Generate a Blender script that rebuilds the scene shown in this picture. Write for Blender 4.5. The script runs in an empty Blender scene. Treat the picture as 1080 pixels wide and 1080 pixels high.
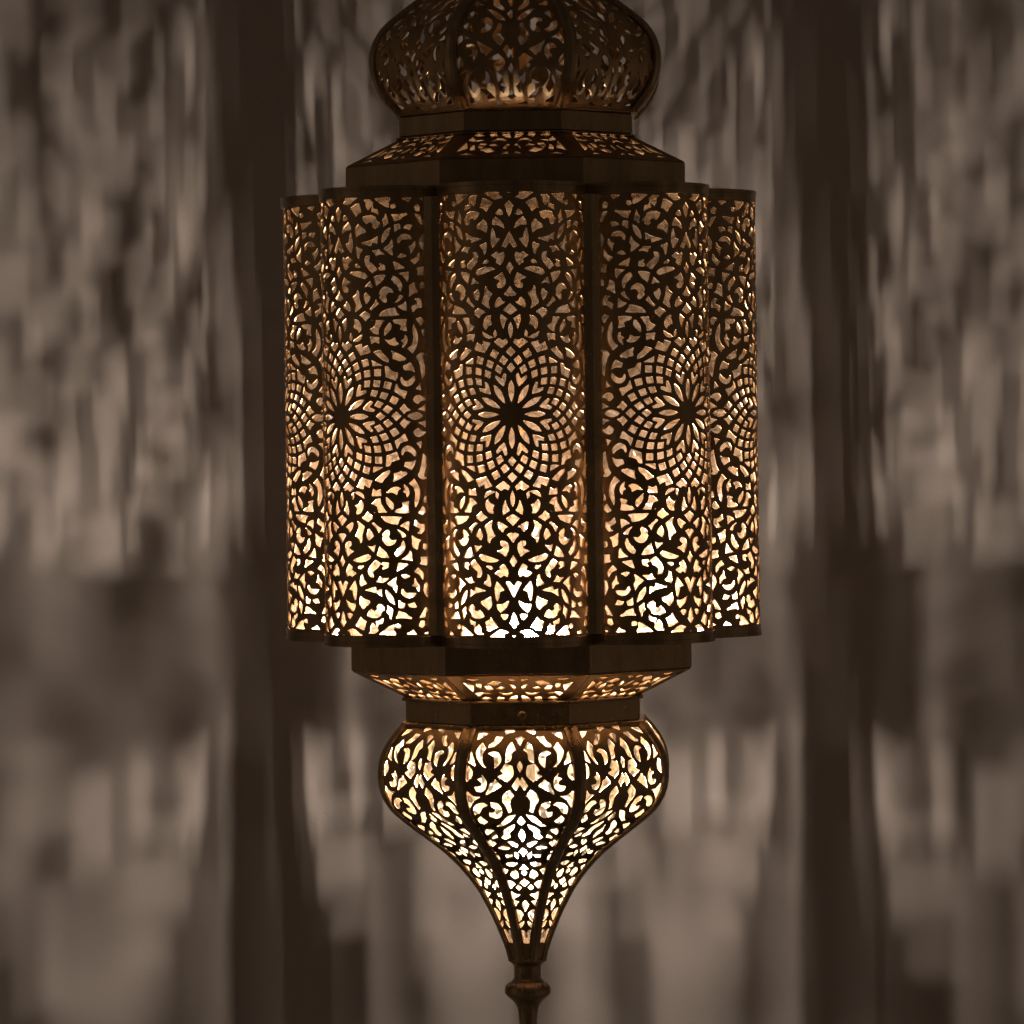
import bpy, math, random
import numpy as np
from mathutils import Vector, Matrix

random.seed(7)
rng = np.random.default_rng(7)
S = bpy.context.scene
COL = S.collection
# ------------------------------------------------------------------ camera, world, exposure
# 1 unit = 1 m; one photo pixel at the lantern's axis is 1 mm, photo row 540 is z = 0
CAM_D = 4.30
cam_d = bpy.data.cameras.new('camera'); cam = bpy.data.objects.new('camera', cam_d); COL.objects.link(cam)
cam.location = (0, -CAM_D, 0.073)
cam.rotation_euler = (math.pi/2, 0, 0)
cam_d.sensor_width = 36
cam_d.lens = 36*CAM_D/1.08
cam_d.shift_y = -0.073/1.08
cam_d.clip_start = 0.05; cam_d.clip_end = 60
cam_d.dof.use_dof = True; cam_d.dof.focus_distance = CAM_D-0.2; cam_d.dof.aperture_fstop = 22
S.camera = cam

w = bpy.data.worlds.new('World'); S.world = w; w.use_nodes = True
bg = w.node_tree.nodes['Background']
# the dim room round the lantern: faint warm streaks of its own light
wt = w.node_tree
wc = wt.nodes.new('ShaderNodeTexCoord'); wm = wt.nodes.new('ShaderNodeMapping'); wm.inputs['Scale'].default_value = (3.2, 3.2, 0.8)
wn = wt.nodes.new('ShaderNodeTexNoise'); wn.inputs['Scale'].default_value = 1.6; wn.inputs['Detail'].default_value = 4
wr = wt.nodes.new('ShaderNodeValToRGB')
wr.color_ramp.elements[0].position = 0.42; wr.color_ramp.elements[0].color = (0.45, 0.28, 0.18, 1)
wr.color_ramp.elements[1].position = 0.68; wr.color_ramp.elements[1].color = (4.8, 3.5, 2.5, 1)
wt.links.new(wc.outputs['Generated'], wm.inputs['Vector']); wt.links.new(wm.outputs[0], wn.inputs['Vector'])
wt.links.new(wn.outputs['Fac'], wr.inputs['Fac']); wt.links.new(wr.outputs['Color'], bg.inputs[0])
# the side walls of the room catch more of the light than the part behind the camera
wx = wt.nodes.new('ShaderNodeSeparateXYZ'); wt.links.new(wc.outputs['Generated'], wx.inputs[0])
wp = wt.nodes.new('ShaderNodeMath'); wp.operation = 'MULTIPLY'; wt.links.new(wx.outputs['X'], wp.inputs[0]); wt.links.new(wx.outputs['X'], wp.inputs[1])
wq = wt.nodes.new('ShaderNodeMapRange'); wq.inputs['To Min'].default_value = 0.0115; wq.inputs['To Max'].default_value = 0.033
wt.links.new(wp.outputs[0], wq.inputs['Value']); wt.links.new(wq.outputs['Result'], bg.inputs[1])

S.view_settings.view_transform = 'Standard'; S.view_settings.look = 'None'
S.view_settings.exposure = 0; S.view_settings.gamma = 1; S.view_settings.use_curve_mapping = False
S.render.engine = 'CYCLES'
cy = S.cycles
cy.use_denoising = True
cy.max_bounces = 12; cy.diffuse_bounces = 6; cy.glossy_bounces = 8; cy.transparent_max_bounces = 16
cy.sample_clamp_indirect = 4; cy.caustics_reflective = False; cy.caustics_refractive = False

BULB_BARREL = 150000.0      # filament radiance
BULB_BOWL = 90000.0
LAMP_COL = (1.0, 0.85, 0.735, 1)

# ------------------------------------------------------------------ materials
def new_mat(name):
    m = bpy.data.materials.new(name); m.use_nodes = True
    nt = m.node_tree; nt.nodes.clear()
    out = nt.nodes.new('ShaderNodeOutputMaterial')
    return m, nt, out

def N(nt, t, **kw):
    n = nt.nodes.new(t)
    for k, v in kw.items():
        if k.startswith('i_'):
            n.inputs[k[2:].replace('_', ' ')].default_value = v
        else:
            setattr(n, k, v)
    return n

def brass(name, c1, c2, rough=(0.32, 0.55), scale=60):
    m, nt, out = new_mat(name)
    tc = N(nt, 'ShaderNodeTexCoord')
    n1 = N(nt, 'ShaderNodeTexNoise'); n1.inputs['Scale'].default_value = scale; n1.inputs['Detail'].default_value = 6
    n2 = N(nt, 'ShaderNodeTexNoise'); n2.inputs['Scale'].default_value = scale*7; n2.inputs['Detail'].default_value = 3
    mp = N(nt, 'ShaderNodeMapping'); mp.inputs['Scale'].default_value = (1, 1, 0.22)
    nt.links.new(tc.outputs['Object'], mp.inputs['Vector'])
    nt.links.new(mp.outputs[0], n1.inputs['Vector']); nt.links.new(mp.outputs[0], n2.inputs['Vector'])
    cr = N(nt, 'ShaderNodeValToRGB')
    cr.color_ramp.elements[0].position = 0.25; cr.color_ramp.elements[0].color = (*c1, 1)
    cr.color_ramp.elements[1].position = 0.80; cr.color_ramp.elements[1].color = (*c2, 1)
    nt.links.new(n1.outputs['Fac'], cr.inputs['Fac'])
    mr = N(nt, 'ShaderNodeMapRange'); mr.inputs['To Min'].default_value = rough[0]; mr.inputs['To Max'].default_value = rough[1]
    nt.links.new(n2.outputs['Fac'], mr.inputs['Value'])
    bp = N(nt, 'ShaderNodeBump'); bp.inputs['Strength'].default_value = 0.12; bp.inputs['Distance'].default_value = 0.001
    nt.links.new(n2.outputs['Fac'], bp.inputs['Height'])
    b = N(nt, 'ShaderNodeBsdfPrincipled'); b.inputs['Metallic'].default_value = 0.85
    nt.links.new(cr.outputs['Color'], b.inputs['Base Color']); nt.links.new(mr.outputs['Result'], b.inputs['Roughness'])
    nt.links.new(bp.outputs['Normal'], b.inputs['Normal'])
    nt.links.new(b.outputs[0], out.inputs['Surface'])
    return m

M_BRASS = brass('aged_brass', (0.34, 0.225, 0.12), (0.58, 0.40, 0.22))
M_BRASS_TRIM = brass('aged_brass_trim', (0.34, 0.24, 0.14), (0.55, 0.40, 0.235), (0.20, 0.40))

def film(name, clear, col, gloss=0.06, cell=70, fold=0.35):
    """thin crinkled lining: part of the light goes straight through, part is scattered"""
    m, nt, out = new_mat(name)
    tc = N(nt, 'ShaderNodeTexCoord'); oi = N(nt, 'ShaderNodeObjectInfo')
    add = N(nt, 'ShaderNodeVectorMath', operation='ADD')
    sc = N(nt, 'ShaderNodeVectorMath', operation='SCALE'); sc.inputs['Scale'].default_value = 3.0
    cx = N(nt, 'ShaderNodeCombineXYZ')
    for k in ('X', 'Y', 'Z'): nt.links.new(oi.outputs['Random'], cx.inputs[k])
    nt.links.new(cx.outputs[0], sc.inputs[0])
    nt.links.new(tc.outputs['Object'], add.inputs[0]); nt.links.new(sc.outputs[0], add.inputs[1])
    vo = N(nt, 'ShaderNodeTexVoronoi', feature='DISTANCE_TO_EDGE'); vo.inputs['Scale'].default_value = cell
    no = N(nt, 'ShaderNodeTexNoise'); no.inputs['Scale'].default_value = 45; no.inputs['Detail'].default_value = 4
    nt.links.new(add.outputs[0], vo.inputs['Vector']); nt.links.new(add.outputs[0], no.inputs['Vector'])
    # share that goes straight through
    mr = N(nt, 'ShaderNodeMapRange'); mr.inputs['From Min'].default_value = 0.3; mr.inputs['From Max'].default_value = 0.7
    mr.inputs['To Min'].default_value = clear-0.06; mr.inputs['To Max'].default_value = clear+0.06
    nt.links.new(no.outputs['Fac'], mr.inputs['Value'])
    bp = N(nt, 'ShaderNodeBump'); bp.inputs['Strength'].default_value = 0.5; bp.inputs['Distance'].default_value = 0.004
    nt.links.new(vo.outputs['Distance'], bp.inputs['Height'])
    hs = N(nt, 'ShaderNodeMapRange'); hs.inputs['From Min'].default_value = 0.0; hs.inputs['From Max'].default_value = 0.09
    hs.inputs['To Min'].default_value = fold; hs.inputs['To Max'].default_value = 1.0
    nt.links.new(vo.outputs['Distance'], hs.inputs['Value'])
    mc = N(nt, 'ShaderNodeMix', data_type='RGBA'); mc.blend_type = 'MULTIPLY'; mc.inputs['Factor'].default_value = 1
    mc.inputs[6].default_value = (*col, 1); nt.links.new(hs.outputs['Result'], mc.inputs[7])
    vc = N(nt, 'ShaderNodeTexVoronoi'); vc.inputs['Scale'].default_value = cell; nt.links.new(add.outputs[0], vc.inputs['Vector'])
    hv = N(nt, 'ShaderNodeHueSaturation'); sx = N(nt, 'ShaderNodeSeparateColor'); nt.links.new(vc.outputs['Color'], sx.inputs[0])
    for k, lo, hi, q in (('Saturation', 0.85, 1.1, 0), ('Value', 0.9, 1.08, 1)):
        q_ = N(nt, 'ShaderNodeMapRange'); q_.inputs['To Min'].default_value = lo; q_.inputs['To Max'].default_value = hi
        nt.links.new(sx.outputs[q], q_.inputs['Value']); nt.links.new(q_.outputs['Result'], hv.inputs[k])
    nt.links.new(mc.outputs[2], hv.inputs['Color'])
    tl = N(nt, 'ShaderNodeBsdfTranslucent'); nt.links.new(hv.outputs['Color'], tl.inputs['Color']); nt.links.new(bp.outputs['Normal'], tl.inputs['Normal'])
    tr = N(nt, 'ShaderNodeBsdfTransparent'); tr.inputs['Color'].default_value = (1, 0.97, 0.93, 1)
    gl = N(nt, 'ShaderNodeBsdfGlossy'); gl.inputs['Roughness'].default_value = 0.2; gl.inputs['Color'].default_value = (0.9, 0.85, 0.8, 1)
    nt.links.new(bp.outputs['Normal'], gl.inputs['Normal'])
    m1 = N(nt, 'ShaderNodeMixShader'); nt.links.new(mr.outputs['Result'], m1.inputs[0])
    nt.links.new(tl.outputs[0], m1.inputs[1]); nt.links.new(tr.outputs[0], m1.inputs[2])
    m2 = N(nt, 'ShaderNodeMixShader'); m2.inputs[0].default_value = gloss
    nt.links.new(m1.outputs[0], m2.inputs[1]); nt.links.new(gl.outputs[0], m2.inputs[2])
    nt.links.new(m2.outputs[0], out.inputs['Surface'])
    return m

M_FILM = film('crinkled_lining', 0.42, (0.105, 0.069, 0.041))
M_FILM_BOWL = film('crinkled_clear_lining', 0.50, (0.0160, 0.0127, 0.0078), cell=110, fold=0.12)

def emit(name, col, strength):
    m, nt, out = new_mat(name)
    e = N(nt, 'ShaderNodeEmission'); e.inputs[0].default_value = col; e.inputs[1].default_value = strength
    nt.links.new(e.outputs[0], out.inputs['Surface'])
    return m
M_FIL_BARREL = emit('hot_filament', LAMP_COL, BULB_BARREL)
M_FIL_BOWL = emit('hot_filament_bowl', LAMP_COL, BULB_BOWL)

def bulb_glass():
    m, nt, out = new_mat('bulb_glass')
    tr = N(nt, 'ShaderNodeBsdfTransparent'); tl = N(nt, 'ShaderNodeBsdfTranslucent'); tl.inputs[0].default_value = (1, .95, .9, 1)
    a = N(nt, 'ShaderNodeMixShader'); a.inputs[0].default_value = 0.05
    nt.links.new(tr.outputs[0], a.inputs[1]); nt.links.new(tl.outputs[0], a.inputs[2])
    gl = N(nt, 'ShaderNodeBsdfGlossy'); gl.inputs['Roughness'].default_value = 0.05
    b = N(nt, 'ShaderNodeMixShader'); b.inputs[0].default_value = 0.05
    nt.links.new(a.outputs[0], b.inputs[1]); nt.links.new(gl.outputs[0], b.inputs[2])
    nt.links.new(b.outputs[0], out.inputs['Surface'])
    return m
M_GLASS = bulb_glass()

def socket_mat():
    m, nt, out = new_mat('socket_ceramic')
    b = N(nt, 'ShaderNodeBsdfPrincipled'); b.inputs['Roughness'].default_value = 0.4
    n = N(nt, 'ShaderNodeTexNoise'); n.inputs['Scale'].default_value = 200
    cr = N(nt, 'ShaderNodeValToRGB'); cr.color_ramp.elements[0].color = (.5, .45, .38, 1); cr.color_ramp.elements[1].color = (.65, .6, .5, 1)
    nt.links.new(n.outputs['Fac'], cr.inputs['Fac']); nt.links.new(cr.outputs['Color'], b.inputs['Base Color'])
    nt.links.new(b.outputs[0], out.inputs['Surface'])
    return m
M_SOCKET = socket_mat()

def wall_mat():
    m, nt, out = new_mat('painted_plaster')
    tc = N(nt, 'ShaderNodeTexCoord')
    n1 = N(nt, 'ShaderNodeTexNoise'); n1.inputs['Scale'].default_value = 1.7; n1.inputs['Detail'].default_value = 5
    n2 = N(nt, 'ShaderNodeTexNoise'); n2.inputs['Scale'].default_value = 320; n2.inputs['Detail'].default_value = 3
    for n in (n1, n2): nt.links.new(tc.outputs['Object'], n.inputs['Vector'])
    cr = N(nt, 'ShaderNodeValToRGB')
    cr.color_ramp.elements[0].position = .3; cr.color_ramp.elements[0].color = (.57, .515, .48, 1)
    cr.color_ramp.elements[1].position = .7; cr.color_ramp.elements[1].color = (.62, .56, .525, 1)
    nt.links.new(n1.outputs['Fac'], cr.inputs['Fac'])
    bp = N(nt, 'ShaderNodeBump'); bp.inputs['Strength'].default_value = 0.15; bp.inputs['Distance'].default_value = 0.002
    nt.links.new(n2.outputs['Fac'], bp.inputs['Height'])
    b = N(nt, 'ShaderNodeBsdfPrincipled'); b.inputs['Roughness'].default_value = 0.85
    nt.links.new(cr.outputs['Color'], b.inputs['Base Color']); nt.links.new(bp.outputs['Normal'], b.inputs['Normal'])
    nt.links.new(b.outputs[0], out.inputs['Surface'])
    return m
M_WALL = wall_mat()

# ------------------------------------------------------------------ helpers
MM = 0.001
Y0 = 1130.0                                   # photo row of the lantern's lowest point
def zz(y): return (Y0-y)*MM                   # row -> local height

def mesh_obj(name, verts, faces, mat, parent=None, smooth=False):
    me = bpy.data.meshes.new(name)
    me.from_pydata([tuple(v) for v in verts], [], faces)
    me.update()
    if smooth:
        me.polygons.foreach_set('use_smooth', [True]*len(me.polygons))
    me.materials.append(mat)
    o = bpy.data.objects.new(name, me); COL.objects.link(o)
    if parent is not None: o.parent = parent
    return o

def copy_around(src, n, parent, step=math.tau/8):
    """turned copies of one part and its sub-parts about the lantern's axis"""
    res = [src]
    for k in range(1, n):
        c = src.copy(); COL.objects.link(c); c.parent = parent
        c.rotation_euler = (src.rotation_euler.x, src.rotation_euler.y, src.rotation_euler.z+k*step)
        c.rotation_euler.x = random.uniform(-.0012, .0012); c.rotation_euler.z += random.uniform(-.003, .003)   # hand work: no two sit quite alike
        for ch in list(src.children):
            d = ch.copy(); COL.objects.link(d); d.parent = c
        res.append(c)
    return res

def lathe(name, prof, mat, parent, n=48, smooth=True):
    """prof: (radius mm, photo row)"""
    V, F = [], []
    for r, y in prof:
        for k in range(n):
            a = math.tau*k/n
            V.append((r*MM*math.cos(a), r*MM*math.sin(a), zz(y)))
    for i in range(len(prof)-1):
        for k in range(n):
            a, b = i*n+k, i*n+(k+1) % n
            F.append((a, a+n, b+n, b))
    return mesh_obj(name, V, F, mat, parent, smooth)

A8 = [math.radians(22.5+45*k)-math.pi/2 for k in range(8)]
def octa_sweep(name, prof, mat, parent):
    """closed octagonal ring; prof: loop of (silhouette half width mm, row)"""
    V, F = [], []
    m = len(prof)
    for r, y in prof:
        R = r/0.9239*MM
        for a in A8: V.append((R*math.cos(a), R*math.sin(a), zz(y)))
    for i in range(m):
        j = (i+1) % m
        for k in range(8):
            l = (k+1) % 8
            F.append((i*8+k, i*8+l, j*8+l, j*8+k))
    return mesh_obj(name, V, F, mat, parent)

# ------------------------------------------------------------------ pierced sheet: signed field -> marching squares -> sheet with thickness
def curved(P, sub=5):
    """closed outline through the points: smooth where it turns gently, a corner where it turns sharply"""
    P = np.asarray(P, float); n = len(P)
    d = np.roll(P, -1, 0)-P; L = np.hypot(d[:, 0], d[:, 1])+1e-9
    u = d/L[:, None]; up = np.roll(u, 1, 0); Lp = np.roll(L, 1)
    corner = (u*up).sum(1) < 0.55
    out = []
    t = np.linspace(0, 1, sub, endpoint=False)[:, None]
    tan = u+up; tan /= np.hypot(tan[:, 0], tan[:, 1])[:, None]+1e-9
    for k in range(n):
        q = (k+1) % n
        m0 = u[k] if corner[k] else tan[k]
        m1 = u[k] if corner[q] else tan[q]
        m0 = m0*L[k]*0.9; m1 = m1*L[k]*0.9
        out.append((2*t**3-3*t**2+1)*P[k]+(t**3-2*t**2+t)*m0+(-2*t**3+3*t**2)*P[q]+(t**3-t**2)*m1)
    return np.concatenate(out)

def spline(P, sub=6):
    P = np.asarray(P, float)
    E = np.concatenate([[2*P[0]-P[1]], P, [2*P[-1]-P[-2]]])
    t = np.linspace(0, 1, sub, endpoint=False)[:, None]
    out = [0.5*((2*E[k])+(E[k+1]-E[k-1])*t+(2*E[k-1]-5*E[k]+4*E[k+1]-E[k+2])*t**2+(3*E[k]-E[k-1]-3*E[k+1]+E[k+2])*t**3) for k in range(1, len(E)-2)]
    return np.concatenate(out+[P[-1:]])

def carve(f, GX, GY, strokes, half):
    """metal strokes laid over the holes"""
    for P in strokes:
        Q = spline(P)
        x0, y0 = Q.min(0)-5; x1, y1 = Q.max(0)+5
        m = (GX >= x0) & (GX <= x1) & (GY >= y0) & (GY <= y1)
        if not m.any(): continue
        px, py = GX[m], GY[m]; d2 = np.full(px.shape, 1e9)
        for (ax, ay), (bx, by) in zip(Q[:-1], Q[1:]):
            ex, ey = bx-ax, by-ay
            t = np.clip(((px-ax)*ex+(py-ay)*ey)/(ex*ex+ey*ey+1e-12), 0, 1)
            d2 = np.minimum(d2, (px-ax-t*ex)**2+(py-ay-t*ey)**2)
        f[m] = np.minimum(f[m], np.sqrt(d2)-half)
    return f

def hole_field(GX, GY, holes):
    """positive inside holes, negative in metal, in the units of GX, GY"""
    f = np.full(GX.shape, -50.0)
    for P in holes:
        P = curved(P)
        x0, y0 = P.min(0)-7; x1, y1 = P.max(0)+7
        m = (GX >= x0) & (GX <= x1) & (GY >= y0) & (GY <= y1)
        if not m.any(): continue
        px, py = GX[m], GY[m]
        d2 = np.full(px.shape, 1e9); ins = np.zeros(px.shape, bool)
        for (ax, ay), (bx, by) in zip(P, np.roll(P, -1, 0)):
            ex, ey = bx-ax, by-ay
            L = ex*ex+ey*ey+1e-12
            t = np.clip(((px-ax)*ex+(py-ay)*ey)/L, 0, 1)
            d2 = np.minimum(d2, (px-ax-t*ex)**2+(py-ay-t*ey)**2)
            if ay != by:
                c = ((ay > py) != (by > py)) & (px < ex*(py-ay)/(by-ay)+ax)
                ins ^= c
        sd = np.where(ins, np.sqrt(d2), -np.sqrt(d2))
        f[m] = np.maximum(f[m], sd)
    return f

def pierced(f, A, B, surf, thick):
    """f[j,i] on grid A[i], B[j]; surf(a,b) -> (points, normals); returns verts, faces of a sheet of given thickness"""
    ny, nx = f.shape
    f = np.where(np.abs(f) < 1e-6, -1e-6, f)
    g = -f                                                # metal where g > 0
    pts = []; idx = {}
    def vert(key, a, b):
        k = idx.get(key)
        if k is None:
            k = len(pts); idx[key] = k; pts.append((a, b))
        return k
    polys = []; rim = []
    pos = g > 0
    for j in range(ny-1):
        for i in range(nx-1):
            c = ((i, j), (i+1, j), (i+1, j+1), (i, j+1))
            s = [pos[q[1], q[0]] for q in c]
            ns = s[0]+s[1]+s[2]+s[3]
            if ns == 0: continue
            poly = []; cuts = []
            for k in range(4):
                p, q = c[k], c[(k+1) % 4]
                if s[k]: poly.append(vert(p, A[p[0]], B[p[1]]))
                if s[k] != s[(k+1) % 4]:
                    gp, gq = g[p[1], p[0]], g[q[1], q[0]]
                    t = min(0.97, max(0.03, gp/(gp-gq)))
                    v = vert((min(p, q), max(p, q)), A[p[0]]+(A[q[0]]-A[p[0]])*t, B[p[1]]+(B[q[1]]-B[p[1]])*t)
                    poly.append(v); cuts.append((v, s[k]))
            polys.append(poly)
            if len(cuts) == 2:
                a, b = cuts
                if a[1]: rim.append((a[0], b[0]))          # leaving metal at a, coming back at b
                else: rim.append((b[0], a[0]))
            elif len(cuts) == 4:
                for q in range(4):
                    if cuts[q][1]: rim.append((cuts[q][0], cuts[(q+1) % 4][0]))
    # border walls
    for i in range(nx-1):
        for j, fl in ((0, False), (ny-1, True)):
            if pos[j, i] and pos[j, i+1]:
                e = (idx[(i, j)], idx[(i+1, j)]); rim.append(e[::-1] if fl else e)
    for j in range(ny-1):
        for i, fl in ((0, True), (nx-1, False)):
            if pos[j, i] and pos[j+1, i]:
                e = (idx[(i, j)], idx[(i, j+1)]); rim.append(e[::-1] if fl else e)
    P = np.array(pts)
    X, Nn = surf(P[:, 0], P[:, 1])
    n = len(P)
    V = np.concatenate([X+Nn*thick*0.5, X-Nn*thick*0.5])
    F = [tuple(p) for p in polys] + [tuple(q+n for q in reversed(p)) for p in polys]
    F += [(a, a+n, b+n, b) for a, b in rim]
    return V, F

# ------------------------------------------------------------------ lobe pattern, traced hole by hole on one quarter (s to the side, v up, mm)
RHO, RC = 76.6, 172.0
K = 1080/70.0
def fromL(ox, oy, pts):                       # seen on the lobe turned 47 degrees to the left
    P = np.asarray(pts, float)
    x = ox+P[:, 0]/K; y = oy+P[:, 1]/K
    ph = math.radians(47)+np.arcsin(np.clip(-math.sin(math.radians(47))+(x-357)/1.035/RHO, -1, 1))
    return np.stack([ph*RHO, (437-y)/1.04], 1)
def fromC(ox, oy, pts):                       # seen on the lobe facing the viewer
    P = np.asarray(pts, float)
    x = ox+P[:, 0]/K; y = oy+P[:, 1]/K
    ph = np.arcsin(np.clip((x-537.7)/1.05/RHO, -1, 1))
    return np.stack([ph*RHO, (437-y)/1.058], 1)

LA = [
 [(30,145),(335,130),(310,290),(230,260),(120,180)], [(350,245),(410,240),(420,290),(370,310),(335,285)],
 [(520,140),(670,135),(600,240)], [(715,270),(760,245),(805,280),(800,350),(740,350)], [(800,145),(940,140),(935,230),(890,190)],
 [(50,255),(65,310),(125,320),(140,390),(95,475),(15,415)], [(260,390),(300,545),(170,650),(160,570),(150,530),(230,470)],
 [(345,405),(460,410),(595,390),(600,410),(530,450),(500,480),(395,520),(375,450)],
 [(705,400),(810,420),(830,500),(865,530),(825,580),(770,520)], [(395,575),(475,570),(495,650),(400,700)],
 [(570,590),(680,580),(650,640),(640,670),(540,635)], [(330,625),(300,740),(220,850),(190,870),(195,790),(250,680)],
 [(450,885),(445,810),(500,750),(570,735),(640,760),(670,810),(600,815),(510,820),(470,870)],
 [(365,800),(385,905),(350,960),(370,1105),(280,1040),(205,970),(300,910)],
 [(720,840),(725,930),(680,1000),(655,1065),(640,960),(615,930),(660,920)],
 [(850,730),(870,850),(865,990),(830,975),(790,950),(800,830)], [(930,590),(940,680),(925,780),(885,670)], [(900,420),(935,390),(940,470)]]
LB = [
 [(500,125),(580,165),(500,195),(425,210),(460,160)], [(785,100),(790,200),(710,305),(650,235),(730,190)],
 [(935,110),(940,270),(900,270),(855,265),(900,220)], [(370,255),(460,295),(555,360),(405,385)],
 [(110,310),(150,285),(235,315),(240,385),(155,395)],
 [(740,365),(850,340),(860,400),(900,420),(940,420),(940,530),(880,480),(755,475),(760,400)],
 [(450,450),(615,425),(600,560),(570,605),(530,520)], [(30,520),(130,480),(245,475),(190,570),(110,640),(75,700),(60,610)],
 [(340,545),(370,490),(440,530),(490,600),(505,670),(480,745),(440,690),(370,630),(385,590)],
 [(795,620),(830,595),(860,620),(850,690),(800,690)], [(605,655),(700,600),(730,690),(770,750),(680,785),(615,830),(625,720)],
 [(940,710),(945,860),(870,795),(910,770)],
 [(150,850),(145,780),(185,700),(250,670),(320,695),(370,765),(300,755),(245,810),(260,900),(235,930),(190,900)],
 [(450,800),(540,830),(430,915),(330,945),(400,880)], [(570,900),(575,1060),(510,1045),(435,990),(510,960)],
 [(700,870),(770,860),(815,920),(815,1010),(740,1020),(680,1080),(650,1080),(660,1000),(750,950),(740,900)],
 [(950,1000),(950,1150),(890,1060)]]
LC = [
 [(130,220),(190,150),(300,105),(390,90),(420,170),(455,205),(300,225)], [(715,275),(790,245),(840,290),(820,360),(790,380),(755,320)],
 [(90,290),(240,295),(170,370),(130,430),(115,520),(50,500),(-15,430),(60,390)],
 [(300,335),(325,350),(325,425),(250,510),(215,540),(220,450)],
 [(355,295),(440,275),(575,285),(560,380),(575,470),(470,445),(490,380),(440,350),(390,340)],
 [(225,610),(310,620),(385,580),(400,640),(445,680),(390,705),(310,690)],
 [(545,535),(580,590),(565,680),(500,745),(520,660),(485,625),(530,600)],
 [(680,365),(720,440),(750,560),(735,700),(665,835),(585,760),(650,700),(680,600),(670,450)],
 [(805,455),(950,405),(950,540),(830,545)], [(955,605),(950,800),(885,745),(920,700)],
 [(40,815),(150,775),(180,830),(270,930),(275,980),(180,940),(110,880)],
 [(330,795),(450,850),(555,925),(480,990),(430,950),(335,920),(350,870)],
 [(715,885),(800,830),(880,855),(830,900),(845,1010),(905,1140),(810,1250),(790,1110),(760,970)],
 [(940,930),(960,960),(920,1000)]]
LD = [
 [(510,120),(620,65),(660,120),(695,220),(640,190),(530,185)], [(10,20),(90,60),(170,105),(20,110)],
 [(220,120),(270,130),(310,190),(440,235),(390,355),(235,290)],
 [(465,330),(485,300),(520,360),(570,370),(630,330),(680,280),(695,340),(640,420),(570,450),(500,420)],
 [(770,410),(790,520),(690,490)], [(960,270),(965,450),(945,650),(890,480),(910,370)],
 [(400,410),(450,500),(570,540),(520,650),(440,580),(365,530)],
 [(665,670),(700,615),(760,605),(870,675),(790,690),(740,740),(690,710)],
 [(870,740),(895,790),(885,890),(820,850),(740,830),(800,800)], [(520,740),(560,800),(615,845),(540,870),(520,900),(450,820)]]
CA = [
 [(120,95),(180,95),(125,175)], [(265,100),(590,100),(480,170),(340,260),(220,230),(290,190)],
 [(119,290),(200,385),(160,500),(119,570)], [(380,310),(450,260),(545,245),(585,390),(490,470),(430,370)],
 [(620,190),(770,190),(760,270),(690,360),(660,300),(650,220)], [(250,440),(280,430),(335,500),(270,520),(215,510)],
 [(200,740),(230,650),(340,550),(385,620),(395,680),(290,690)], [(385,735),(435,860),(390,1060),(330,1000),(260,920),(340,900),(360,800)],
 [(119,800),(240,1035),(180,1060),(119,965)],
 [(530,590),(580,640),(640,690),(650,730),(560,760),(490,810),(475,720),(480,660)],
 [(600,480),(690,450),(770,480),(830,560),(835,650),(790,680),(755,640),(765,590),(720,555),(670,590),(630,550)],
 [(570,910),(740,865),(865,775),(860,945),(790,910),(750,900),(735,965)]]
CB = [
 [(745,110),(890,105),(915,180),(830,185),(800,210),(770,150)],
 [(630,260),(650,210),(710,200),(700,290),(760,350),(820,430),(745,490),(690,420),(640,340)],
 [(500,40),(600,95),(550,160),(530,245),(480,190),(475,110)],
 [(220,210),(270,240),(330,205),(415,265),(320,320),(340,375),(270,420),(225,350),(205,280)],
 [(119,375),(190,490),(119,610)], [(455,350),(490,330),(555,380),(535,400),(480,390)],
 [(355,485),(430,450),(540,460),(640,500),(670,545),(630,585),(560,560),(470,530)],
 [(240,545),(310,600),(375,630),(290,670),(270,700),(320,740),(320,790),(280,800),(215,770),(190,690)],
 [(715,620),(745,735),(690,710),(625,720),(670,670)], [(119,775),(160,840),(215,905),(119,940)],
 [(500,765),(522,800),(530,900),(575,1045),(500,1106),(450,1136),(468,1020),(405,885),(470,840)],
 [(640,815),(715,885),(690,950),(645,1005),(615,930),(615,860)], [(800,920),(855,985),(790,1040),(735,1115),(695,1095),(760,1020)]]
CC = [
 [(285,20),(340,80),(375,210),(300,170),(190,100),(240,95)], [(119,130),(225,245),(119,310)],
 [(530,265),(630,200),(745,290),(735,360),(700,300),(680,310),(630,365),(590,310)],
 [(430,330),(490,340),(540,400),(555,500),(520,555),(480,500),(415,470),(440,400)], [(270,310),(280,380),(235,545),(200,430),(170,380)],
 [(119,440),(147,510),(149,600),(119,700)], [(360,570),(390,620),(380,690),(340,650)],
 [(575,590),(550,660),(480,700),(400,690),(470,650)], [(190,715),(240,740),(300,705),(385,765),(260,860),(165,770)],
 [(445,780),(560,745),(570,820),(660,770),(705,885),(540,935)], [(700,630),(830,640),(825,740),(770,715),(720,745)]]

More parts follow.
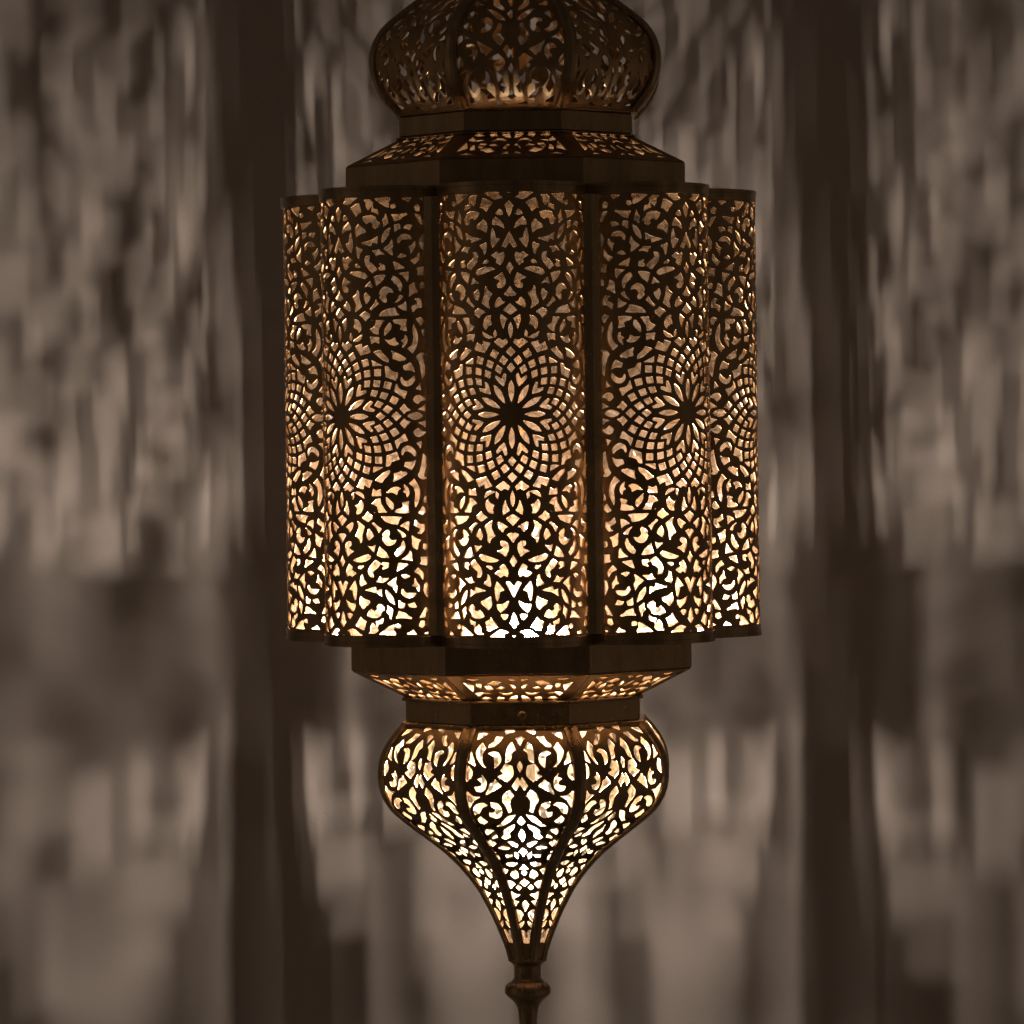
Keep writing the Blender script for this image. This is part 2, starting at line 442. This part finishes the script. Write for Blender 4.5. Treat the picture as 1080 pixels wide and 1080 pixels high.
# centre lines of the main scrolls (L in the turned lobe's crop, C in the facing lobe's crop)
SL = [[(400,900),(385,800),(420,715),(520,665),(630,690),(715,770),(765,880),(755,990),(700,1090),(620,1130),(500,1150),(380,1120),(280,1060),(170,965)],
 [(170,965),(150,860),(165,750),(225,650),(320,570)], [(0,110),(120,215),(230,300),(310,390),(345,500),(360,610),(345,720),(290,840),(170,965)],
 [(250,300),(330,350),(430,372),(540,360),(610,300),(590,220),(500,180)], [(335,215),(400,190),(450,250),(430,330),(370,360)],
 [(690,420),(670,320),(700,235),(760,205),(830,225),(868,300),(855,400)], [(690,400),(760,530),(830,625),(900,560),(935,480)],
 [(830,625),(775,760),(765,880),(800,1010),(850,1050)], [(830,625),(885,740),(890,880),(865,1040),(800,1170),(720,1260)],
 [(720,1255),(690,1360),(670,1470),(605,1550),(588,1680),(590,1810),(605,1930),(620,2020)],
 [(300,1526),(400,1586),(437,1686),(410,1786),(340,1851),(240,1886),(150,1846),(105,1746),(120,1646),(180,1566),(285,1486),(285,1410)],
 [(80,1366),(250,1351),(390,1376),(500,1436),(565,1536),(577,1666),(545,1776),(470,1856),(380,1906),(240,1916),(110,1936),(40,1990),(10,2080)],
 [(20,2108),(160,2103),(320,2101),(460,2100),(620,2085)], [(285,2120),(205,2210),(165,2320),(168,2440),(212,2540),(290,2600),(400,2625),(520,2640),(620,2710),(700,2811),(745,2930),(765,3080),(745,3170),(690,3247),(600,3280),(510,3257),(450,3177),(440,3077),(475,2990)],
 [(605,2130),(617,2270),(622,2410),(600,2530),(540,2620)], [(670,2110),(760,2240),(795,2410),(785,2550),(735,2670),(690,2740)],
 [(100,2570),(230,2651),(310,2730),(320,2811),(430,2850),(500,2830)], [(690,2120),(755,2062),(840,2068),(885,2141),(855,2241),(790,2275)],
 [(760,1500),(820,1460),(890,1500),(900,1600),(850,1660),(770,1650),(740,1570)], [(640,2010),(625,1876),(700,1756),(800,1736),(875,1806),(875,1926),(835,2016)],
 [(640,3557),(605,3457),(650,3367),(740,3327),(840,3347),(905,3427)], [(850,2740),(900,2900),(915,3000),(870,3180),(880,3330)]]
SC = [[(640,120),(480,225),(340,295),(220,265),(119,190)], [(119,235),(230,330),(350,405),(420,520),(442,640),(432,750),(452,900),(452,1000),(480,1160),(545,1235)],
 [(119,610),(180,490),(205,400),(280,375)], [(119,700),(200,850),(270,965),(350,1065),(430,1150)],
 [(480,520),(560,435),(680,410),(800,445),(872,550),(872,680),(800,775),(680,815),(560,865),(460,920)], [(450,910),(560,970),(680,1005),(800,1010),(900,985)],
 [(119,1095),(165,1160),(163,1260),(210,1375),(300,1390),(400,1355),(540,1350),(650,1386),(715,1470)], [(119,1580),(152,1486),(205,1400)],
 [(119,1580),(155,1620),(185,1720),(260,1780),(345,1760),(390,1690)], [(570,1180),(610,1080),(690,1050),(760,1100),(790,1215),(835,1300)],
 [(640,1345),(722,1446),(762,1576),(790,1706),(830,1800)], [(560,1620),(568,1776),(605,1906),(645,1990)], [(770,1770),(735,1876),(645,1990)],
 [(119,1930),(250,2045),(390,2100)], [(119,2195),(200,2155),(290,2100),(420,2040)], [(119,1880),(190,1930),(260,1860)]]

def lobe_holes():
    H = []
    for L, oy in ((LA, 196), (LB, 256), (LC, 316), (LD, 376)):
        H += [fromL(390, oy, p) for p in L]
    for L, oy in ((CA, 190), (CB, 250), (CC, 310)):
        for p in L:
            q = fromC(530, oy, p)
            if min(p)[0] == 119:                          # hole across the axis: close it on the axis
                q[np.asarray(p)[:, 0] == 119, 0] = 0.0
                m = q[1:-1] if False else q
                q = np.concatenate([m, (m*np.array([-1, 1]))[::-1]])
                q = np.array([a for i, a in enumerate(q) if i == 0 or np.hypot(*(a-q[i-1])) > 0.05])
            H.append(q)
    # lens on the horizontal axis at the rosette's side
    H.append(np.array([(74.5,0),(78,2.6),(82.5,3.6),(87,2.4),(90,0),(87,-2.4),(82.5,-3.6),(78,-2.6)]))
    # rosette: 12 petals, 12 chevrons, three rings of lattice cells
    pol = lambda r, t: (r*math.cos(math.radians(t)), r*math.sin(math.radians(t)))
    for k in range(-1, 5):
        t = 30*k
        H.append(np.array([pol(13, t), pol(18, t+5.5), pol(24, t+6.3), pol(29.5, t+4.2), pol(34.5, t), pol(29.5, t-4.2), pol(24, t-6.3), pol(18, t-5.5)]))
        t = 30*k+15
        H.append(np.array([pol(29.5, t), pol(34.5, t+5.4), pol(40.4, t+7.9), pol(42.0, t+5.6), pol(36.6, t), pol(42.0, t-5.6), pol(40.4, t-7.9), pol(34.5, t-5.4)]))
    for r, off in ((47.3, 0), (55.2, 7.5), (63.4, 0)):
        for k in range(-2, 9):
            t = 15*k+off
            dr = 4.7; dt = math.degrees(4.15*(r/55.0)**0.7/r)
            H.append(np.array([pol(r+dr, t), pol(r, t+dt), pol(r-dr, t), pol(r, t-dt)]))
    return H

def lobe_sheet():
    st = 0.95
    ns, nv = 156, 318
    s = np.linspace(0, math.radians(83.5)*RHO, ns+1); v = np.linspace(0, 229, nv+1)
    GX, GY = np.meshgrid(s, v)
    f = hole_field(GX, GY, lobe_holes()) + 0.30
    f = carve(f, GX, GY, [fromL(390, 196, p) for p in SL], 1.65)
    f = carve(f, GX, GY, [fromC(530, 190, p) for p in SC], 1.65)
    f = np.minimum(f, np.maximum(-60, np.minimum(101.5-GX, 224.5-GY)))
    f = np.concatenate([f[:, :0:-1], f], 1); f = np.concatenate([f[:0:-1], f], 0)
    A = np.concatenate([-s[:0:-1], s]); B = np.concatenate([-v[:0:-1], v])
    def surf(a, b):
        ph = a/RHO
        n = np.stack([np.sin(ph), -np.cos(ph), 0*ph], 1)
        p = n*RHO*MM + np.array([0, -RC*MM, 0]); p[:, 2] = zz(438.75)+b*0.985*MM
        return p, n
    return pierced(f, A, B, surf, 0.0016)

# ------------------------------------------------------------------ bowl and dome panels: profile of silhouette half widths by row below the top
PROF = [(759,126.5),(763,131),(769,136.5),(775,141),(782,145.5),(790,149.3),(797,151.4),(804,152.6),(812,153.2),(819,152.8),(827,151.3),(834,148.8),(842,144.6),(849,139.5),(858,130),
        (868,117.5),(878,104.5),(886,94.5),(893,86),(901,77.5),(908,70.5),(916,64),(923,58.3),(931,52.8),(938,48),(946,44),(953,40.2),(960,36.8),(967,33.6),(975,30.3),(982,27.4),(990,24.2),(997,21.6),(1005,19.3),(1012,17.6)]
PY = np.array([p[0] for p in PROF], float); PH = np.array([p[1]*0.972 for p in PROF])
def hw(y):
    y = np.asarray(y, float)
    return (np.interp(y-3, PY, PH)+np.interp(y, PY, PH)*2+np.interp(y+3, PY, PH))/4
XPY = [765,808,865,921,931,955,991]; XPX = [544,544.3,546,551.3,552.6,553.8,555]
def fromO(oy, pts):
    P = np.asarray(pts, float)
    x = 540+P[:, 0]/13.5; y = oy+P[:, 1]/13.5
    yt = y
    for _ in range(3): yt = 467+(y-467)/(1+hw(yt)/4300)     # the facing facet is nearer than the axis
    W = 0.414*hw(yt)*(1+hw(yt)/4300)
    return np.stack([(x-np.interp(y, XPY, XPX))/W, yt], 1)
X9 = None   # marks a point on the panel's axis
OA = [[(110,140),(170,95),(275,110),(265,165),(205,190)], [(X9,190),(125,220),(X9,330)], [(170,265),(225,330),(265,570),(190,530),(160,420),(110,380)],
 [(270,200),(390,185),(430,260),(500,310),(495,355),(380,350)], [(480,140),(640,135),(665,245),(580,205)],
 [(585,270),(625,320),(675,400),(665,490),(600,590),(535,640),(585,500),(565,410),(530,370)], [(745,400),(780,550),(685,605)],
 [(500,430),(440,400),(370,420),(325,500),(345,580),(415,640),(425,470)], [(X9,540),(95,615),(X9,700)],
 [(165,610),(270,580),(340,670),(290,720),(380,760),(250,840),(155,740)], [(X9,830),(95,770),(180,900),(130,965),(X9,880)],
 [(415,800),(440,840),(490,860),(560,1030),(300,885)], [(630,690),(590,770),(665,795),(610,850),(620,900),(715,910),(690,970),(620,980),(560,930),(540,840),(575,750)],
 [(785,595),(825,700),(820,830),(750,760),(740,680)]]
OB = [[(820,185),(825,300),(800,455),(740,340),(640,270),(730,260)], [(215,170),(310,250),(325,340),(285,400),(250,505),(205,480),(215,330),(160,260)],
 [(495,345),(490,410),(430,450),(450,490),(525,490),(520,550),(430,580),(370,560),(340,470),(390,370)], [(540,390),(600,355),(690,375),(745,450),(735,525),(660,500),(620,430)],
 [(655,540),(700,580),(680,630),(625,670),(545,625)], [(145,520),(265,545),(380,650),(465,695),(330,690),(200,590)], [(X9,540),(150,625),(X9,685)],
 [(785,630),(760,720),(720,780),(680,710)], [(175,660),(250,685),(345,750),(350,800),(405,850),(350,880),(270,850),(270,790),(200,720)],
 [(X9,720),(150,820),(X9,915)], [(465,745),(590,725),(615,770),(590,820)], [(460,800),(540,850),(520,870),(440,855)], [(710,825),(690,880),(650,920),(615,860)],
 [(480,930),(560,885),(600,910),(540,985)], [(290,1000),(390,975),(490,1000),(350,1030)], [(625,990),(590,1060),(530,1090),(500,1060)],
 [(180,950),(250,910),(330,905),(280,960),(210,1000)]]
OC = [[(470,190),(500,150),(575,140),(545,220),(515,275),(480,240)], [(270,150),(380,150),(370,200),(300,190)], [(220,270),(300,255),(390,270),(380,310),(290,325)],
 [(X9,285),(215,365),(X9,365)], [(240,400),(270,365),(330,400),(355,450),(300,505),(245,480)], [(X9,373),(178,387),(192,415),(178,443),(X9,457)],
 [(370,370),(480,320),(430,440)], [(X9,495),(240,550),(X9,610)], [(260,578),(302,620),(260,662),(218,620)], [(305,570),(350,530),(435,510),(400,590),(365,640)],
 [(235,720),(310,710),(380,665),(370,740),(345,790)], [(270,820),(340,800),(325,890)], [(X9,800),(230,860),(X9,970)], [(225,1000),(260,950),(315,930),(300,1050),(290,1115),(250,1070)],
 [(190,150),(240,110),(250,180),(210,215)], [(X9,60),(190,110),(X9,170)]]
OD = [[(215,285),(290,325),(275,395),(230,340)], [(X9,480),(225,430),(268,415),(240,608),(X9,608)]]

# centre lines of the bowl's scrolls (rows counted from 762)
OS = [[(58,400),(112,275),(185,232),(262,335),(290,450),(302,570),(360,665),(450,740)], [(450,740),(335,640),(285,520),(325,410),(420,367),(520,382),(572,470),(560,565),(480,665)],
 [(110,150),(240,195),(335,300),(425,368)], [(440,140),(580,245),(655,290),(700,390),(685,500),(640,600),(540,690)], [(610,690),(535,790),(522,880),(562,970),(650,1015),(740,990),(780,900)],
 [(58,735),(130,745),(185,845),(280,920),(420,990),(560,1053),(680,1100),(760,1193),(788,1283),(740,1385),(660,1480)],
 [(510,1075),(400,1103),(318,1183),(298,1283),(350,1375),(450,1400),(560,1370),(605,1290),(560,1205),(500,1225)], [(95,1270),(150,1385),(260,1445),(400,1510),(520,1500),(650,1480)],
 [(215,915),(150,990),(135,1070)], [(300,900),(390,800),(440,760)]]

def bowl_holes():
    H = []
    for L, oy in ((OA, 762), (OB, 820), (OC, 890), (OD, 950)):
        for p in L:
            ax = [q[0] is X9 for q in p]
            q = fromO(oy, [(0 if a else c[0], c[1]) for a, c in zip(ax, p)])
            if any(ax):
                for i, a in enumerate(ax):
                    if a: q[i, 0] = 0
                q = np.concatenate([q, (q*np.array([-1, 1]))[::-1]])
                q = np.array([a for i, a in enumerate(q) if i == 0 or np.hypot((a-q[i-1])[0]*40, (a-q[i-1])[1]) > 0.05])
            H.append(q)
    return H

def bowl_surface(a, b):
    """a = -1..1 across one flat facet, b = row; the facet faces -y"""
    R = hw(b)/0.9239
    e = 0.5
    dR = (hw(b+e)-hw(b-e))/(2*e)
    p = np.stack([a*0.3827*R*MM, -0.9239*R*MM, (Y0-b)*MM], 1)
    n = np.stack([0*a, -np.ones_like(a), -dR], 1)
    n /= np.linalg.norm(n, axis=1)[:, None]
    return p, n

def bowl_sheet():
    ys = np.arange(759, 1012.5, 0.68)
    us = np.linspace(-1, 1, 171)
    GU, GYY = np.meshgrid(us, ys)
    GX = GU*0.3827/0.9239*hw(GYY)
    H = []
    for q in bowl_holes():
        q = np.asarray(q).copy(); q[:, 0] = q[:, 0]*0.3827/0.9239*hw(q[:, 1])
        H.append(q)
    H += [q*np.array([-1, 1]) for q in H if q[:, 0].min() > 0.01]
    f = hole_field(GX, GYY, H) + 0.1
    SB = []
    for q in OS:
        q = fromO(762, q); q[:, 0] = q[:, 0]*0.3827/0.9239*hw(q[:, 1])
        SB += [q, q*np.array([-1, 1])]
    f = carve(f, GX, GYY, SB, 1.45)
    edge = 0.3827/0.9239*hw(GYY)-np.abs(GX)
    f = np.minimum(f, np.minimum(edge-3.0, GYY-761.5))
    return pierced(f, us, ys, bowl_surface, 0.0015)

# ------------------------------------------------------------------ small sloped tier panels
TIER = [[(790,215),(872,190),(812,268),(800,240)], [(735,172),(845,168),(790,183)], [(580,192),(640,183),(702,206),(620,217)], [(478,242),(500,214),(535,208),(503,247)],
 [(648,248),(680,214),(718,220),(706,252)], [(500,262),(560,274),(628,260),(585,287),(530,284)], [(662,276),(740,264),(808,270),(780,302),(740,276)], [(476,288),(512,294),(558,319),(480,322)],
 [(676,308),(730,297),(775,310),(740,322)], [(478,176),(548,172),(490,192)], [(560,232),(600,226),(640,238),(590,248)], [(735,205),(775,200),(765,235),(740,240)], [(575,305),(630,298),(650,318),(590,322)]]
def tier_sheet(y0, r0, y1, r1):
    """r0 at row y0 is the wide edge"""
    sl = math.hypot((r0-r1)*1.0, y1-y0)
    ts = np.linspace(0, 1, 62); us = np.linspace(-1, 1, 140)
    GU, GT = np.meshgrid(us, ts)
    half = lambda t: 0.3827/0.9239*(r0+(r1-r0)*t)
    GX = GU*half(GT); GYY = GT*sl
    H = []
    for p in TIER:
        P = np.asarray(p, float)
        t = np.clip((P[:, 1]-150)/(326-150), 0, 1)
        wz = 510+(400-510)*t
        H.append(np.stack([(P[:, 0]-462)/wz*half(t), t*sl], 1))
    H += [q*np.array([-1, 1]) for q in H]
    f = hole_field(GX, GYY, H)-0.2
    f = np.minimum(f, np.minimum(GYY-2.5, sl-2.5-GYY))
    sg = 1 if y1 > y0 else -1
    def surf(a, b):
        r = r0+(r1-r0)*b
        p = np.stack([a*half(b)*MM, -r*MM, (Y0-(y0+(y1-y0)*b))*MM], 1)
        n = np.array([0, -(abs(y1-y0)), -sg*(r0-r1)], float); n /= np.linalg.norm(n)
        return p, np.repeat(n[None], len(p), 0)
    return pierced(f, us, ts, surf, 0.0016)

# ================================================================== the wall behind
WALL_Y = 0.87
def build_wall():
    hwid, hh, t = 5.0, 4.0, 0.12
    V = [(x, y, z) for x in (-hwid, hwid) for y in (WALL_Y, WALL_Y+t) for z in (-hh, hh)]
    F = [(0,4,5,1),(2,3,7,6),(0,1,3,2),(4,6,7,5),(1,5,7,3),(0,2,6,4)]
    o = mesh_obj('wall', V, F, M_WALL)
    o['kind'] = 'structure'
build_wall()

# ================================================================== the lantern
lantern = bpy.data.objects.new('lantern', None); COL.objects.link(lantern)
lantern.empty_display_size = 0.1
lantern['label'] = 'lit pierced brass lantern with scalloped barrel, onion dome and pointed bowl before the wall'
lantern['category'] = 'lantern'
lantern.location = (0.0178, 0, (540-Y0)*MM)
lantern.rotation_euler = (0, -math.radians(0.72), math.radians(-2.2))

def crinkle(grid_p, nrm, amp):
    n = rng.normal(0, amp, len(grid_p))
    return grid_p+nrm*n[:, None]

def quad_grid(nx, ny):
    F = []
    for j in range(ny-1):
        for i in range(nx-1):
            a = j*nx+i
            F.append((a, a+1, a+nx+1) if (i+j) % 2 else (a, a+1, a+nx)); F.append((a, a+nx+1, a+nx) if (i+j) % 2 else (a+1, a+nx+1, a+nx))
    return F

# barrel panels -----------------------------------------------------
V, F = lobe_sheet()
panel = mesh_obj('barrel_panel', V, F, M_BRASS, lantern)
nx, ny = 17, 40
ph, b = np.meshgrid(np.radians(np.linspace(-78, 78, nx)), np.linspace(-227, 227, ny))
ph = (ph+rng.normal(0, .02, ph.shape)).ravel(); b = b.ravel()
n = np.stack([np.sin(ph), -np.cos(ph), 0*ph], 1)
p = n*(RHO-4.5)*MM+np.array([0, -RC*MM, 0]); p[:, 2] = zz(438.75)+np.clip(b+rng.normal(0, 2.2, b.shape), -226, 226)*0.985*MM
mesh_obj('lining', crinkle(p, n, 0.0010), quad_grid(nx, ny), M_FILM, panel)
copy_around(panel, 8, lantern)

def scallop(al, grow=0.0):
    a = (al+math.pi/8) % (math.pi/4)-math.pi/8
    R = RHO+grow
    return RC*math.cos(a)+math.sqrt(max(0, R*R-(RC*math.sin(a))**2))
def octr(al, half):                                       # octagon radius at polar angle (facets centred on multiples of 45 degrees)
    a = (al+math.pi/8) % (math.pi/4)-math.pi/8
    return half/0.9239*0.9239/math.cos(a)
NA = 320
ALS = [math.tau*k/NA for k in range(NA)]
def ring_sweep(name, prof, mat):
    """prof: loop of (function angle -> radius mm, row)"""
    V, F = [], []
    for fn, y in prof:
        for al in ALS:
            r = fn(al)*MM; V.append((r*math.sin(al), -r*math.cos(al), zz(y)))
    m = len(prof)
    for i in range(m):
        j = (i+1) % m
        for k in range(NA):
            l = (k+1) % NA
            F.append((i*NA+k, i*NA+l, j*NA+l, j*NA+k))
    return mesh_obj(name, V, F, mat, lantern)

for y0, y1 in ((209.5, 217.0), (660.6, 668.2)):           # the edge strips round the top and the bottom of the barrel
    ring_sweep('rim', [(lambda a: scallop(a, 1.6), y0), (lambda a: scallop(a, 1.9), y0+0.8), (lambda a: scallop(a, 1.9), y1-0.8), (lambda a: scallop(a, 1.6), y1), (lambda a: scallop(a, -1.6), y1), (lambda a: scallop(a, -1.6), y0)], M_BRASS_TRIM)
for y0, y1, hole in ((206.0, 209.9, 158), (667.8, 671.7, 158)):           # the scalloped sheets that close the lobes
    ring_sweep('end_plate', [(lambda a: scallop(a, 2.4), y0), (lambda a: scallop(a, 2.4), y1), (lambda a, h=hole: octr(a, h), y1), (lambda a, h=hole: octr(a, h), y0)], M_BRASS_TRIM)

# seam bars between the lobes
sec = [(-11, 190.0), (-11, 208.6), (-9.5, 211.0), (0, 211.6), (9.5, 211.0), (11, 208.6), (11, 190.0)]
V = [(x*MM, -r*MM, zz(y)) for y in (217.3, 660.3) for x, r in sec]
m = len(sec)
F = [(i, (i+1) % m, m+(i+1) % m, m+i) for i in range(m)]+[tuple(range(m))[::-1], tuple(range(m, 2*m))]
bar = mesh_obj('seam_bar', V, F, M_BRASS_TRIM, lantern)
bar.rotation_euler.z = math.pi/8
copy_around(bar, 8, lantern)

# octagonal bands ---------------------------------------------------
def band(y0, y1, r, lip=None):
    o = octa_sweep('octagonal_band', [(r-1.2, y0), (r, y0+1.2), (r, y1-1.2), (r-1.2, y1), (r-6, y1), (r-6, y0)], M_BRASS_TRIM, lantern)
    for ya, yb, rr in (lip or []):
        octa_sweep('lip', [(rr-1.6, ya), (rr-0.4, ya+(yb-ya)*.2), (rr, (ya+yb)/2), (rr-0.4, yb-(yb-ya)*.2), (rr-1.6, yb), (r-4, yb), (r-4, ya)], M_BRASS_TRIM, o)
    return o
band(125.5, 147.0, 121.3, [(122.0, 125.3, 124.0), (147.2, 149.9, 124.8)])
band(178.5, 206.4, 176.0)
band(671.3, 702.0, 176.5)
neck = band(734.0, 757.0, 121.8, [(730.6, 734.8, 126.0), (757.0, 761.6, 127.4)])
# screw on the facing side of the lower neck
V, F = [], []
cxs, czs = 0.0022, zz(746.5)
for r, d in ((4.6, 0.2), (4.4, 1.6), (3.0, 2.4), (1.2, 2.5), (1.0, 1.6)):
    for k in range(20):
        a = math.tau*k/20
        V.append((cxs+r*MM*math.cos(a), -(121.8+d)*MM, czs+r*MM*math.sin(a)))
for i in range(4):
    for k in range(20):
        F.append((i*20+k, i*20+(k+1) % 20, (i+1)*20+(k+1) % 20, (i+1)*20+k))
F.append(tuple(range(80, 100)))
mesh_obj('screw', V, F, M_BRASS_TRIM, neck)

# added unseen disc with round opening between barrel and dome, dims the dome
V, F = [], []
for r_, y in ((116, 150.6), (116, 152.2), (48, 152.2), (48, 150.6)):
    for k in range(64):
        a = math.tau*k/64
        V.append((r_*MM*math.cos(a), r_*MM*math.sin(a), zz(y)))
for i in range(4):
    for k in range(64):
        F.append((i*64+k, i*64+(k+1) % 64, ((i+1) % 4)*64+(k+1) % 64, ((i+1) % 4)*64+k))
mesh_obj('added_light_baffle', V, F, M_BRASS_TRIM, lantern)
# sloped tiers
def tier(y0, r0, y1, r1):
    V, F = tier_sheet(y0, r0, y1, r1)
    o = mesh_obj('tier_panel', V, F, M_BRASS, lantern)
    if y1 > y0:  # film added under the lower tier only, to dim its light on the wall
        ts, us = np.meshgrid(np.linspace(.04, .96, 6), np.linspace(-.93, .93, 12)); ts = ts.ravel(); us = us.ravel()
        r = r0+(r1-r0)*ts-4.0
        P = np.stack([us*0.4142*r*MM, -r*MM, (Y0-(y0+(y1-y0)*ts))*MM], 1)
        mesh_obj('lining', crinkle(P, np.array([[0, 1.0, 0]]), 0.0006), quad_grid(6, 12), M_FILM_BOWL, o)
    copy_around(o, 8, lantern)
tier(178.4, 174.6, 149.9, 121.5)
tier(702.2, 175.0, 730.4, 121.8)

# bowl and dome -----------------------------------------------------
BV, BF = bowl_sheet()
def bowl_lining():
    ys = np.linspace(765, 1000, 34); us = np.linspace(-.9, .9, 9)
    U, Y = np.meshgrid(us, ys); U = U.ravel()*0.96; Y = Y.ravel()
    p, n = bowl_surface(U, Y)
    p = p-n*0.004
    return crinkle(p, n, 0.0009), quad_grid(9, 34)
LV, LF = bowl_lining()
def rib_mesh():
    V, F = [], []
    ys = np.concatenate([np.arange(759.5, 1012, 4.0), [1012]])
    prof = [(-1, -2.2), (-1, .6), (-.6, 1.9), (0, 2.4), (.6, 1.9), (1, .6), (1, -2.2)]
    for y in ys:
        R = float(hw(y))/0.9239; d = float(hw(y+.5)-hw(y-.5))/0.9239
        nl = math.hypot(1, d); nr, nz = 1/nl, -d/nl          # outward normal: radial and downward (row) parts
        wd = np.interp(y, [760, 800, 900, 960, 1012], [7.2, 6.8, 6.6, 5.0, 3.6])
        for a, h in prof:
            V.append((a*wd*MM, -(R+h*nr)*MM, zz(y+h*nz)))
    m = len(prof)
    for i in range(len(ys)-1):
        for k in range(m):
            l = (k+1) % m
            F.append((i*m+k, i*m+l, (i+1)*m+l, (i+1)*m+k))
    F.append(tuple(range(m))[::-1]); F.append(tuple(range((len(ys)-1)*m, len(ys)*m)))
    return V, F
RV, RF = rib_mesh()
FLIP = 760.2+122.2                                          # the dome is the bowl turned over: row -> FLIP - row
def flip(V): 
    V = np.array(V, float); V[:, 2] = zz(FLIP)-V[:, 2]+zz(0)-0.0
    return V
def flipF(F): return [tuple(reversed(f)) for f in F]
for kind in ('bowl', 'dome'):
    fl = kind == 'dome'
    pn = mesh_obj(kind+'_panel', flip(BV) if fl else BV, flipF(BF) if fl else BF, M_BRASS, lantern)
    if not fl: mesh_obj('lining', flip(LV) if fl else LV, flipF(LF) if fl else LF, M_FILM_BOWL, pn)
    copy_around(pn, 8, lantern)
    rb = mesh_obj('rib', flip(RV) if fl else RV, flipF(RF) if fl else RF, M_BRASS_TRIM, lantern)
    rb.rotation_euler.z = math.pi/8
    copy_around(rb, 8, lantern)

# finial below the bowl and cap above the dome ----------------------
lathe('finial', [(0.5,1009),(17,1009),(19.4,1009.6),(20.4,1011),(20.2,1013),(17.5,1014.6),(16.2,1016),(14.8,1017.5),(14.3,1020),(14.3,1030),(15,1032),(17,1034),(16.8,1034.6),(21,1036.4),(23.4,1039),(24.6,1043),
    (24.4,1046.5),(23.4,1048.6),(20.5,1051.4),(17,1054),(13.8,1057.2),(11.6,1061),(10.4,1066),(9.6,1073),(9.2,1082),(9.0,1100),(9.6,1106),(12,1110),(13,1115),(12,1120),(8,1125),(3,1129),(0.2,1130)], M_BRASS_TRIM, lantern)
lathe('cap', [(0.5,-122),(17.6,-126),(20,-128),(20,-132),(14.5,-136),(13,-150),(18,-154),(22,-160),(20,-168),(12,-176),(9,-190),(5,-200),(0.2,-204)], M_BRASS_TRIM, lantern)
lathe('stem', [(0.2,-120),(3.2,-120),(3.2,560),(0.2,560)], M_BRASS_TRIM, lantern, 20)

# bulbs -------------------------------------------------------------
def bulb(ytop, ybot, yf0, yf1, mfil, off):
    """a candle bulb hanging from a socket"""
    L = ybot-ytop
    prof = [(7, ytop), (9, ytop+L*.08), (14, ytop+L*.25), (17, ytop+L*.42), (16.5, ytop+L*.58), (13, ytop+L*.76), (7.5, ytop+L*.92), (0.3, ybot)]
    g = lathe('light_bulb', prof, M_GLASS, lantern, 28)
    for fx, fy, d, fr in ((off, 0.0, 0.0, 0.7), (off-6.5, 2.5, 1.5, 0.12), (off+5.0, -3.0, -1.5, 0.08)):          # three upright filaments
        f = lathe('filament', [(0.2, yf0+d), (fr*.95, yf0+d+1), (fr, (yf0+yf1)/2+d), (fr*.95, yf1+d-1), (0.2, yf1+d)], mfil, g, 10, False)
        f.location = (fx*MM, fy*MM, 0)
    lathe('socket', [(0.2, ytop-46), (8, ytop-46), (11, ytop-42), (11, ytop-6), (8, ytop+1), (0.2, ytop+1)], M_SOCKET, g, 24)
bulb(606, 700, 665, 687, M_FIL_BARREL, 4.0)
bulb(836, 926, 882, 906, M_FIL_BOWL, -3.0)
lathe('stem', [(0.2,738),(2.6,738),(2.6,789.5),(0.2,789.5)], M_BRASS_TRIM, lantern, 20)
# strap across the neck that carries the lower bulb
V = [(x, y, z) for x in (-0.112, 0.112) for y in (-0.006, 0.006) for z in (zz(738), zz(736))]
mesh_obj('strap', V, [(0,4,5,1),(2,3,7,6),(0,1,3,2),(4,6,7,5),(1,5,7,3),(0,2,6,4)], M_BRASS_TRIM, lantern)
